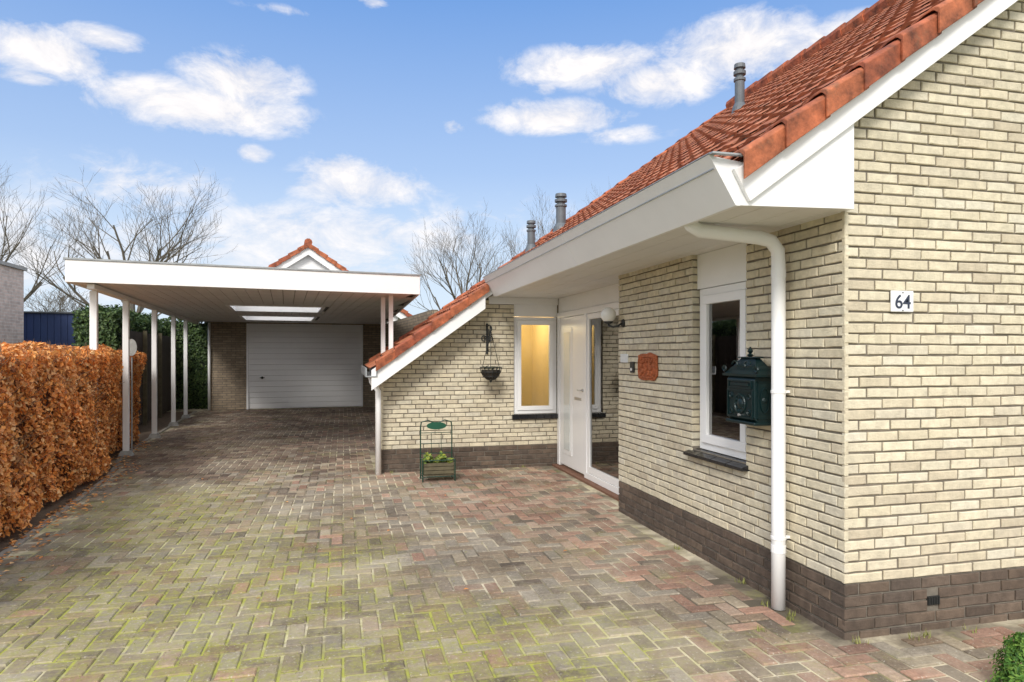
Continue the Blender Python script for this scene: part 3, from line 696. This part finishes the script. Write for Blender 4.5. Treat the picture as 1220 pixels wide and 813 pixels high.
m=MB(); m.add([(-4.6,.3,-.007),(9,.3,-.007),(9,Y0+.02,-.007),(X0+.03,Y0+.02,-.007),(XD+.05,YF+.02,-.007),(XL+.03,YF+.02,-.007),(1.6,22,-.007),(-4.6,22,-.007)],[(0,1,2,3,4,5,6,7)])
o=m.build('driveway_bed',bedmat()); o['kind']='structure'
pv=MB(); U=.098
pal=[(.28,.22,.16),(.33,.265,.19),(.245,.20,.155),(.36,.30,.22),(.30,.22,.155),(.295,.255,.205),(.20,.16,.125),(.34,.295,.235)]
palr=[(.37,.225,.165),(.42,.27,.20),(.32,.20,.15),(.42,.31,.235),(.35,.245,.185)]
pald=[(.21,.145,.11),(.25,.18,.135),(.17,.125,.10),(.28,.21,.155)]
def inside(x,y):
    if x<hedge_face(y)+.13: return False
    if y>Y0-.01 and y<=YF and x>X0-.02 and not (YE-.05<y<YF and x<XD-.10): return False
    if YF<y and x>XL-.02+(1.0 if y>YB+.1 else 0): return False
    if x>7: return False
    if y>19.5: return False
    return True
for i in range(int(-4.5/U),int(7/U)):
    for j in range(int(1.2/U),int(19.6/U)):
        k=(i-j)%4
        if k==0: x0,x1,y0_,y1_=i*U,(i+2)*U,j*U,(j+1)*U
        elif k==2: x0,x1,y0_,y1_=i*U,(i+1)*U,(j-1)*U,(j+1)*U
        else: continue
        cx_,cy_=(x0+x1)/2,(y0_+y1_)/2
        if not inside(cx_,cy_): continue
        if not(inside(x1,cy_) and inside(x0,cy_) and inside(cx_,y1_)): continue
        g=.0068; x0+=g+jit(.002); x1-=g+jit(.002); y0_+=g+jit(.002); y1_-=g+jit(.002)
        band = cx_>.55+ (7.8-cy_)*.36 and cy_>3.6 or cx_>2.0
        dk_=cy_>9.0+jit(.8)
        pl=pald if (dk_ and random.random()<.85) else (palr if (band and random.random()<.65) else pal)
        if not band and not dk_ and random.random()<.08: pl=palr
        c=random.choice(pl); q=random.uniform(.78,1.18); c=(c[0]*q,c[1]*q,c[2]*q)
        z=jit(.0026); tx=jit(.0018); ty=jit(.0018); s=.006
        cr=[(x0+jit(.0015),y0_+jit(.0015)),(x1+jit(.0015),y0_+jit(.0015)),(x1+jit(.0015),y1_+jit(.0015)),(x0+jit(.0015),y1_+jit(.0015))]
        a=[(x,y,-.016) for x,y in cr]; b=[(x,y,z-.005) for x,y in cr]
        zz=[z-tx-ty,z+tx-ty,z+tx+ty,z-tx+ty]
        sg=[(1,1),(-1,1),(-1,-1),(1,-1)]
        t=[(cr[q_][0]+s*sg[q_][0],cr[q_][1]+s*sg[q_][1],zz[q_]) for q_ in range(4)]
        pv.add(a+b+t,[(0,1,5,4),(1,2,6,5),(2,3,7,6),(3,0,4,7),(4,5,9,8),(5,6,10,9),(6,7,11,10),(7,4,8,11),(8,9,10,11)],c)
o=pv.build('driveway',pavmat()); o['kind']='structure'
m=MB(); y=1.0
while y<18.4:
    a=hedge_face(y)+.07; b=hedge_face(y+.98)+.07
    m.hexa([(a,y,-.03),(a+.06,y,-.03),(b+.06,y+.98,-.03),(b,y+.98,-.03),(a,y,.012),(a+.06,y,.012),(b+.06,y+.98,.012),(b,y+.98,.012)]); y+=1.0
o=m.build('kerb',mat('kerb_concrete',(.34,.31,.26),.9,.35,10,.5,60)); o['kind']='structure'
m=MB(); m.add([(-3.6,.5,.0),(hedge_face(.5)+.08,.5,.0),(hedge_face(9.8)+.08,9.8,.0),(hedge_face(10.3)+.08,10.3,.0),(hedge_face(19)+.08,19,.0),(-5.2,19,.0)],[(0,1,2,3,4,5)])
o=m.build('planting_bed',mat('bed_soil',(.16,.11,.07),.95,.4,12,.8,40)); o['kind']='structure'
# ------------------------------------------------------------ hedge
def leafmat(name,cols,tr=.25,lo_=.75):
    m,nt,b=newmat(name); g=nt.nodes.new('ShaderNodeNewGeometry'); n=len(cols)
    c=ramp(nt,g.outputs['Random Per Island'],[(i/(n-1),x) for i,x in enumerate(cols)])
    f=ramp(nt,noise(nt,2.6,6,.65),[(.3,lo_),(.7,1.22)]); c=mix(nt,c,f,1.0,'MULTIPLY')
    nt.links.new(c,b.inputs['Base Color']); b.inputs['Roughness'].default_value=.6
    t=nt.nodes.new('ShaderNodeBsdfTranslucent'); nt.links.new(c,t.inputs[0]); mx=nt.nodes.new('ShaderNodeMixShader'); mx.inputs[0].default_value=tr
    out=nt.nodes['Material Output']; nt.links.new(b.outputs[0],mx.inputs[1]); nt.links.new(t.outputs[0],mx.inputs[2]); nt.links.new(mx.outputs[0],out.inputs[0]); return m
BEECH=leafmat('beech_leaf',[(.42,.13,.035),(.82,.31,.065),(.92,.46,.14),(.60,.21,.05),(.95,.64,.32),(.90,.38,.09),(.28,.10,.035),(.76,.38,.15)],.3)
hg=thing('beech_hedge','clipped beech hedge with orange brown winter leaves along the drive','hedge',(-2.9,8,0))
ht=1.52; HW=.75
m=MB()
def surf(y,z):
    return .05*math.sin(y*2.3+z*3)+.04*math.sin(y*5.1-z*4.2)+.03*math.sin(y*11+z*9)
for k in range(40000):
    y=3.6+9.2*random.random()**1.15; z=ht*(random.random()**.95)
    d=abs(random.gauss(0,.05)); x=hedge_face(y)+.03+surf(y,z)-d+ (-.04 if z<.12 else 0)
    if z<.05: continue
    leaf(m,V((x,y,z)),V((1,jit(1),jit(1)+.35)),.050,None,.62)
for k in range(13000):
    y=random.uniform(3.6,12.8); x=hedge_face(y)-random.random()*HW; z=ht+.03+surf(y,x)*.7-abs(random.gauss(0,.05))
    leaf(m,V((x,y,z)),V((jit(.9),jit(.9),1)),.050,None,.62)
for k in range(2500):
    y=12.8+surf(0,k*.01)*.5-abs(random.gauss(0,.05)); x=hedge_face(12.8)-random.random()*HW; z=ht*random.random(); leaf(m,V((x,y,z)),V((jit(.8),1,jit(.8))),.06)
    leaf(m,V((x+.2,3.6+jit(.04),z)),V((jit(.8),-1,jit(.8))),.06)
m.build('leaves',BEECH,hg)
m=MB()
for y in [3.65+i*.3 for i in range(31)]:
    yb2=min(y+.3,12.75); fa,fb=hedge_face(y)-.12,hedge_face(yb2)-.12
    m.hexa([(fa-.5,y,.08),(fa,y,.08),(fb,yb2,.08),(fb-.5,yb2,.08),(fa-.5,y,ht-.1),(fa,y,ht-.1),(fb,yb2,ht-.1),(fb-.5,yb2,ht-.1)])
m.build('inner_mass',mat('twig_core',(.20,.08,.032),.95,.4,20,.8,40),hg)  # solid brown core behind the leaves
m=MB()
for k in range(520):
    y=random.uniform(3.6,12.8); z=random.uniform(.3,ht-.15); x=hedge_face(y)-.12
    L=random.uniform(.18,.34); d=V((.7,jit(.5),random.uniform(.2,1.2))).normalized()
    m.tube([(x,y,z),V((x,y,z))+d*L],[.004,.0015],4,False)
for k in range(200):
    y=random.uniform(3.6,12.8); x=hedge_face(y)-random.random()*.5; m.tube([(x,y,ht-.1),(x+jit(.05),y+jit(.05),ht+random.uniform(.03,.13))],[.004,.0015],4,False)
for k in range(60):
    y=3.7+k*.15; x=hedge_face(y)-.15+jit(.04); m.tube([(x,y,0),(x+jit(.03),y+jit(.05),.3)],.014,6)
o=m.build('twigs',mat('twig_bark',(.18,.115,.075),.9,.2,20),hg); o['kind']='stuff'
m=MB()
for k in range(650):
    y=random.uniform(3.2,12.6); x=hedge_face(y)+.03+abs(random.gauss(0,.16)); leaf(m,V((x,y,.016)),V((jit(.25),jit(.25),1)),.048)
for k in range(20): leaf(m,V((random.uniform(-2,2.3),random.uniform(3.5,9),.012)),V((jit(.25),jit(.25),1)),.04)
o=m.build('fallen_leaves',BEECH); tag(o,'scattered brown beech leaves lying along the hedge foot','leaves',kind='stuff')
fn=thing('board_fence','dark brown board fence running beside the carport posts','fence',loc2w(-.62,3),TH)
m=MB()
for i in range(58): m.box(jit(.003)-.01,.012,-.2+i*.1+.004,-.2+(i+1)*.1-.004,.05,1.95)
m.build('boards',mat('dark_board',None,.8,.3,12,island=[(.05,.04,.033),(.085,.065,.05),(.06,.05,.042)]),fn,local=True)
for i in range(4):
    m=MB(); m.box(.013,.085,i*1.8-.2,i*1.8-.12,0,1.99); m.build('fence_post',WOOD,fn,local=True)
ev=thing('evergreen_hedge','tall dark green evergreen hedge rising behind the brown board fence','hedge',loc2w(-.7,4),TH)
IVY=leafmat('evergreen_leaf',[(.015,.038,.012),(.04,.085,.022),(.08,.14,.03),(.022,.055,.015),(.13,.19,.055)],.12,.6)
m=MB()
for k in range(15000):
    v=random.uniform(-.8,5.2); z=random.uniform(.2,2.3); bul=.10*math.sin(v*2.1+z)+.07*math.sin(v*5+z*4)
    if random.random()<.55: p=V((-.08+bul-abs(random.gauss(0,.09)),v,z)); n=V((1,jit(.8),jit(.8)))
    else: p=V((-.1-random.random()*.7,v,2.30+bul*1.1-abs(random.gauss(0,.07)))); n=V((jit(.7),jit(.7),1))
    if p.x>-.02 and z<2.0: continue
    leaf(m,p,n,.075)
for k in range(2500):
    p=V((-.1-random.random()*.7,-.8+jit(.07),random.uniform(.1,2.3))); leaf(m,p,V((jit(.7),-1,jit(.7))),.075)
for k in range(12000):
    uu=random.uniform(-2.2,.98); z=random.uniform(0,2.55+.12*math.sin(uu*4)); yy=4.95+.1*math.sin(uu*5+z*3)+abs(random.gauss(0,.08)); leaf(m,V((uu,yy,z)),V((jit(.8),-1,jit(.8)+.2)),.08)
m.build('foliage',IVY,ev,local=True)
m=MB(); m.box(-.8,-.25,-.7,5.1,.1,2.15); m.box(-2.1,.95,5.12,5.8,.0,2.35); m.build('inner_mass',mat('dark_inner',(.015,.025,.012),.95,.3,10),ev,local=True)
mr=thing('driveway_marker','pale oval disc on a thin stick between the first carport posts','marker',(-3.13,11.35,0))
m=MB(); m.tube([(-3.13,11.35,0),(-3.13,11.35,1.45)],.012,8); m.build('stick',ZINC,mr)
m=MB(); m.prism([(-3.13+.075*math.cos(i*math.pi/10),1.60+.13*math.sin(i*math.pi/10)) for i in range(20)],'y',11.33,11.35); m.build('disc',CONC,mr)
bs_=thing('blue_shed','low navy blue boarded shed seen above the beech hedge','shed',(-6.2,16.6,0))
m=MB()
for i in range(12): m.box(-6.75+i*.13,-6.75+i*.13+.122,16.6,16.63,.05,2.38)
m.build('boards',mat('navy_board',None,.5,.1,5,island=[(.015,.035,.11),(.022,.045,.14),(.018,.04,.125)]),bs_)
m=MB(); m.box(-6.75,-5.2,16.64,18.6,0,2.33); m.build('shed_body',mat('navy_body',(.012,.02,.06),.6,.1,3),bs_)
m=MB(); m.box(-6.8,-5.12,16.55,18.7,2.385,2.42); m.build('roof',mat('shed_felt',(.10,.11,.12),.8,.2,5),bs_)
nb=thing('neighbour_building','grey brown brick flat roofed building at far left beyond hedge','building',(-6.9,12,0))
m=MB(); m.box(-12,-6.4,8.0,15.9,0,3.22); m.build('wall',NBRICK,nb)
m=MB(); m.box(-12.05,-6.35,7.95,15.95,3.221,3.29); m.build('roof_edge',CONC,nb)
# ------------------------------------------------------------ trees (bare)
BARK=mat('bark',(.10,.088,.07),.9,.3,8,.4,30); TWIG=mat('twig',(.125,.108,.085),.9,.2,4)
def tree(px,Z,top,width,label,seed):
    rnd=random.Random(seed)
    xp=(px-610)/F; X=(.2437+.9699*xp)*Z; Y=(.9699-.2437*xp)*Z
    t=thing('bare_tree',label,'tree',(X,Y,0),0,'bare winter trees behind the buildings')
    mt,mc=MB(),MB()
    def br(p,d,L,r,dep,m):
        n=5 if dep<2 else 4; pts=[p]; dd=d.copy(); q=p
        for i in range(n):
            dd=(dd+V((rnd.gauss(0,.08),rnd.gauss(0,.08),rnd.gauss(.07,.05)))).normalized(); q=q+dd*(L/n); pts.append(q)
        rs=[r*(1-.5*i/n) for i in range(n+1)]
        m.tube(pts,rs,8 if dep==0 else (5 if dep<3 else 3),False)
        if dep>=5: return
        nch=[9,4,4,3,2][dep]
        for k in range(nch):
            f=(.30+.70*(k+.5)/nch) if dep==0 else (.30+.70*(k+rnd.random()*.6+.3)/nch)
            f=min(f,1); i=min(int(f*n),n-1); base=pts[i].lerp(pts[i+1],min(f*n-i,1))
            az=rnd.uniform(0,6.283) if dep else k*2.4+rnd.uniform(-.3,.3)
            ld=(pts[i+1]-pts[i]).normalized()
            a=ld.orthogonal().normalized(); a.rotate(Matrix.Rotation(az,3,ld))
            sp=rnd.uniform(.40,.75)*(1.6-.6*f if dep==0 else 1)
            nd=(ld+a*sp+V((0,0,.08))).normalized()
            br(base,nd,L*rnd.uniform(.60,.82)*(1-.2*f if dep else 1.2-.4*f),max(rs[i]*.54,.0050*Z/32),dep+1,mc)
    br(V((0,0,0)),V((rnd.uniform(-.05,.05),rnd.uniform(-.05,.05),1)).normalized(),top*.50,top*.018,0,mt)
    zs=max(v[2] for v in mc.v); xs=sorted(v[0] for v in mc.v); wd=xs[int(len(xs)*.985)]-xs[int(len(xs)*.015)]
    sx=width/wd; sz=top/zs
    for m in (mt,mc): m.v=[(v[0]*sx,v[1]*sx,v[2]*sz) for v in m.v]
    mt.build('trunk',BARK,t,local=True); mc.build('crown',TWIG,t,local=True)
tree(163,32,10.9,8.4,'bare wide crowned tree above the left half of the carport',3)
tree(-22,30,10.8,7.6,'bare tree cut by the left picture edge',5)
tree(550,34,9.2,5.0,'bare tree just left of the grey roof vents',11)
tree(632,38,11.0,6.0,'bare tree directly behind the two grey roof vents',17)
tree(722,40,12.4,5.6,'bare tree showing faintly above the middle of the tiled roof',23)
tree(62,60,8.0,9.0,'small distant bare tree above the blue shed',29)
m=MB()
for k in range(9000):
    a=random.uniform(-40,60); y=90+jit(3); hgt=2.2+1.3*math.sin(a*.35)+.8*math.sin(a*1.1); leaf(m,V((a-10,y,random.random()*max(1,hgt))),V((jit(1),-1,jit(1))),.7)
o=m.build('distant_scrub',leafmat('scrub_leaf',[(.12,.13,.10),(.18,.17,.14),(.15,.15,.12)])); tag(o,'far low line of scrub on the horizon','scrub',kind='stuff')
sx_,sy_=2.93,2.33
sh=thing('small_conifer','small bright green conifer shrub at the right bottom corner','shrub',(sx_,sy_,0))
m=MB()
for k in range(4200):
    t=random.uniform(0,6.28); z=random.random(); lob=1+.22*math.sin(5*t+z*7)+.12*math.sin(11*t-z*13)
    r=(.105*math.sqrt(max(0,1-z*z))+.008)*(.6+.4*random.random())*lob
    leaf(m,V((sx_+r*math.cos(t),sy_+r*math.sin(t),.01+z*.23+.02*math.sin(9*t))),V((math.cos(t),math.sin(t),.6+jit(.8))),.024,None,.45)
m.build('foliage',leafmat('conifer_leaf',[(.04,.12,.02),(.11,.26,.04),(.22,.38,.06),(.07,.17,.03)]),sh)
m=MB(); m.tube([(sx_,sy_,0),(sx_,sy_,.12)],.015,8); m.build('stem',BARK,sh)
m=MB()
def tuft(x,y,n,h):
    for k in range(n):
        a=V((x+jit(.03),y+jit(.03),0)); d=V((jit(.5),jit(.5),1)).normalized(); s=V((d.y,-d.x,0)).normalized()*.003 if abs(d.x)+abs(d.y)>.01 else V((.003,0,0))
        L=h*random.uniform(.5,1.1); m.add([a-s,a+s,a+d*L],[(0,1,2)])
for (x,y) in [(2.50,3.35),(2.45,3.52),(2.52,3.9),(2.5,4.7),(2.2,3.2),(2.6,2.93),(3.3,2.92),(.6,8.58),(2.3,8.58),(2.45,3.3),(2.9,2.9),(3.0,2.92)]: tuft(x,y,14,.045)
for k in range(1100):
    x=random.gauss(-.8,.9); y=random.uniform(2.2,7.5)
    if x<hedge_face(y)+.2 or x>2.4: continue
    tuft(round(x/U)*U,round(y/U)*U,3,.009)
o=m.build('weeds',mat('weed_leaf',None,.7,0,island=[(.14,.16,.04),(.28,.28,.08),(.20,.22,.05)])); tag(o,'tiny green weeds growing in the paving joints','weeds',kind='stuff')
# ------------------------------------------------------------ world
world=bpy.data.worlds.new('World'); scene.world=world; world.use_nodes=True; nt=world.node_tree
for n in list(nt.nodes): nt.nodes.remove(n)
out=nt.nodes.new('ShaderNodeOutputWorld'); bg=nt.nodes.new('ShaderNodeBackground'); nt.links.new(bg.outputs[0],out.inputs[0])
SE,SR=R(38),R(205)
sk=nt.nodes.new('ShaderNodeTexSky'); sk.sky_type='NISHITA'; sk.sun_disc=False; sk.sun_elevation=SE; sk.sun_rotation=SR; sk.air_density=1.0; sk.dust_density=.6; sk.ozone_density=2.0
bg.inputs[1].default_value=.145
tc=nt.nodes.new('ShaderNodeTexCoord'); sp=nt.nodes.new('ShaderNodeSeparateXYZ'); nt.links.new(tc.outputs['Generated'],sp.inputs[0])
def mth(op,a,b=None,clamp=False):
    n=nt.nodes.new('ShaderNodeMath'); n.operation=op; n.use_clamp=clamp
    for i,x in enumerate((a,b)):
        if x is None: continue
        if isinstance(x,(int,float)): n.inputs[i].default_value=x
        else: nt.links.new(x,n.inputs[i])
    return n.outputs[0]
az=mth('ARCTAN2',sp.outputs[0],sp.outputs[1]); el=mth('ARCSINE',sp.outputs[2])
cb=nt.nodes.new('ShaderNodeCombineXYZ'); nt.links.new(az,cb.inputs[0]); nt.links.new(el,cb.inputs[1])
# stretched coordinates make the cloud texture wispy
cb2=nt.nodes.new('ShaderNodeCombineXYZ'); nt.links.new(az,cb2.inputs[0]); nt.links.new(mth('MULTIPLY',el,1.7),cb2.inputs[1])
wn=nt.nodes.new('ShaderNodeTexNoise'); wn.inputs['Scale'].default_value=11; wn.inputs['Detail'].default_value=11; wn.inputs['Roughness'].default_value=.66; wn.inputs['Distortion'].default_value=.35; nt.links.new(cb2.outputs[0],wn.inputs['Vector'])
clouds=[(55,62,72,26,1),(120,46,48,14,.8),(35,92,36,10,.6),(240,128,125,26,1),(290,98,66,30,1),(160,112,50,14,.8),(430,222,80,24,.8),(405,202,40,18,.8),(303,184,20,10,.7),(541,152,14,9,.7),
 (700,80,88,22,.9),(790,98,75,24,.9),(880,58,84,36,1),(965,58,75,24,.9),(660,140,76,18,1),(650,105,14,8,.6),(745,160,50,10,.5),(170,225,130,34,.45),(400,280,180,34,.6),(330,300,240,40,.5),(445,3,18,7,.7),(340,12,55,6,.35),(60,300,200,60,.5),(1010,40,55,20,.8),(560,270,140,30,.4)]
acc=None
for (px,py,rx,ry,s) in clouds:
    xp=(px-610)/F; a0=R(YAW)+math.atan(xp); cc=math.cos(math.atan(xp)); e0=math.atan((HZ-py)/F*cc)
    ra=rx/F*cc*cc*1.12; re=ry/F*cc*math.cos(e0)**2*1.22
    v1=nt.nodes.new('ShaderNodeVectorMath'); v1.operation='SUBTRACT'; nt.links.new(cb.outputs[0],v1.inputs[0]); v1.inputs[1].default_value=(a0,e0,0)
    v2=nt.nodes.new('ShaderNodeVectorMath'); v2.operation='DIVIDE'; nt.links.new(v1.outputs[0],v2.inputs[0]); v2.inputs[1].default_value=(ra,re,1)
    v3=nt.nodes.new('ShaderNodeVectorMath'); v3.operation='LENGTH'; nt.links.new(v2.outputs[0],v3.inputs[0])
    g=mth('MULTIPLY',mth('SUBTRACT',1.3,v3.outputs['Value'],True),s)
    acc=g if acc is None else mth('MAXIMUM',acc,g)
dens=mth('ADD',acc,mth('MULTIPLY',mth('SUBTRACT',wn.outputs['Fac'],.52),3.0))
dens=mth('MULTIPLY',dens,mth('MULTIPLY',acc,2.4,True))
mask=ramp(nt,dens,[(.03,0),(.38,.5),(.95,1)])
gn=nt.nodes.new('ShaderNodeTexNoise'); gn.inputs['Scale'].default_value=2.2; gn.inputs['Detail'].default_value=8; nt.links.new(tc.outputs['Generated'],gn.inputs['Vector'])
gm=ramp(nt,gn.outputs['Fac'],[(.36,.35),(.55,1)])
back=ramp(nt,mth('ADD',mth('MULTIPLY',sp.outputs[1],-1),mth('MULTIPLY',sp.outputs[2],.9)),[(.10,0),(.45,1)])
fill_mask=mix(nt,gm,back,1.0,'MULTIPLY')  # bright overcast behind the camera, added as fill light
blue=mix(nt,sk.outputs[0],(.95,2.6,6.3),.66)
hz=ramp(nt,sp.outputs[2],[(0,.97),(.14,.74),(.26,.38),(.48,.04)])
sh2=ramp(nt,wn.outputs['Fac'],[(.36,(5.7,5.7,6.1)),(.60,(7.2,7.0,7.0))])
c=mix(nt,blue,(5.4,6.2,6.9),hz)
c=mix(nt,c,sh2,mask); c=mix(nt,c,(10.8,10.6,10.3),fill_mask)
nt.links.new(c,bg.inputs[0])
sun=bpy.data.lights.new('sun','SUN'); sun.energy=2.8; sun.angle=R(18); sun.color=(1,.955,.89)
so=bpy.data.objects.new('sun',sun); COL.objects.link(so)
sd=V((math.sin(SR)*math.cos(SE),math.cos(SR)*math.cos(SE),math.sin(SE)))
so.rotation_euler=sd.to_track_quat('Z','Y').to_euler()
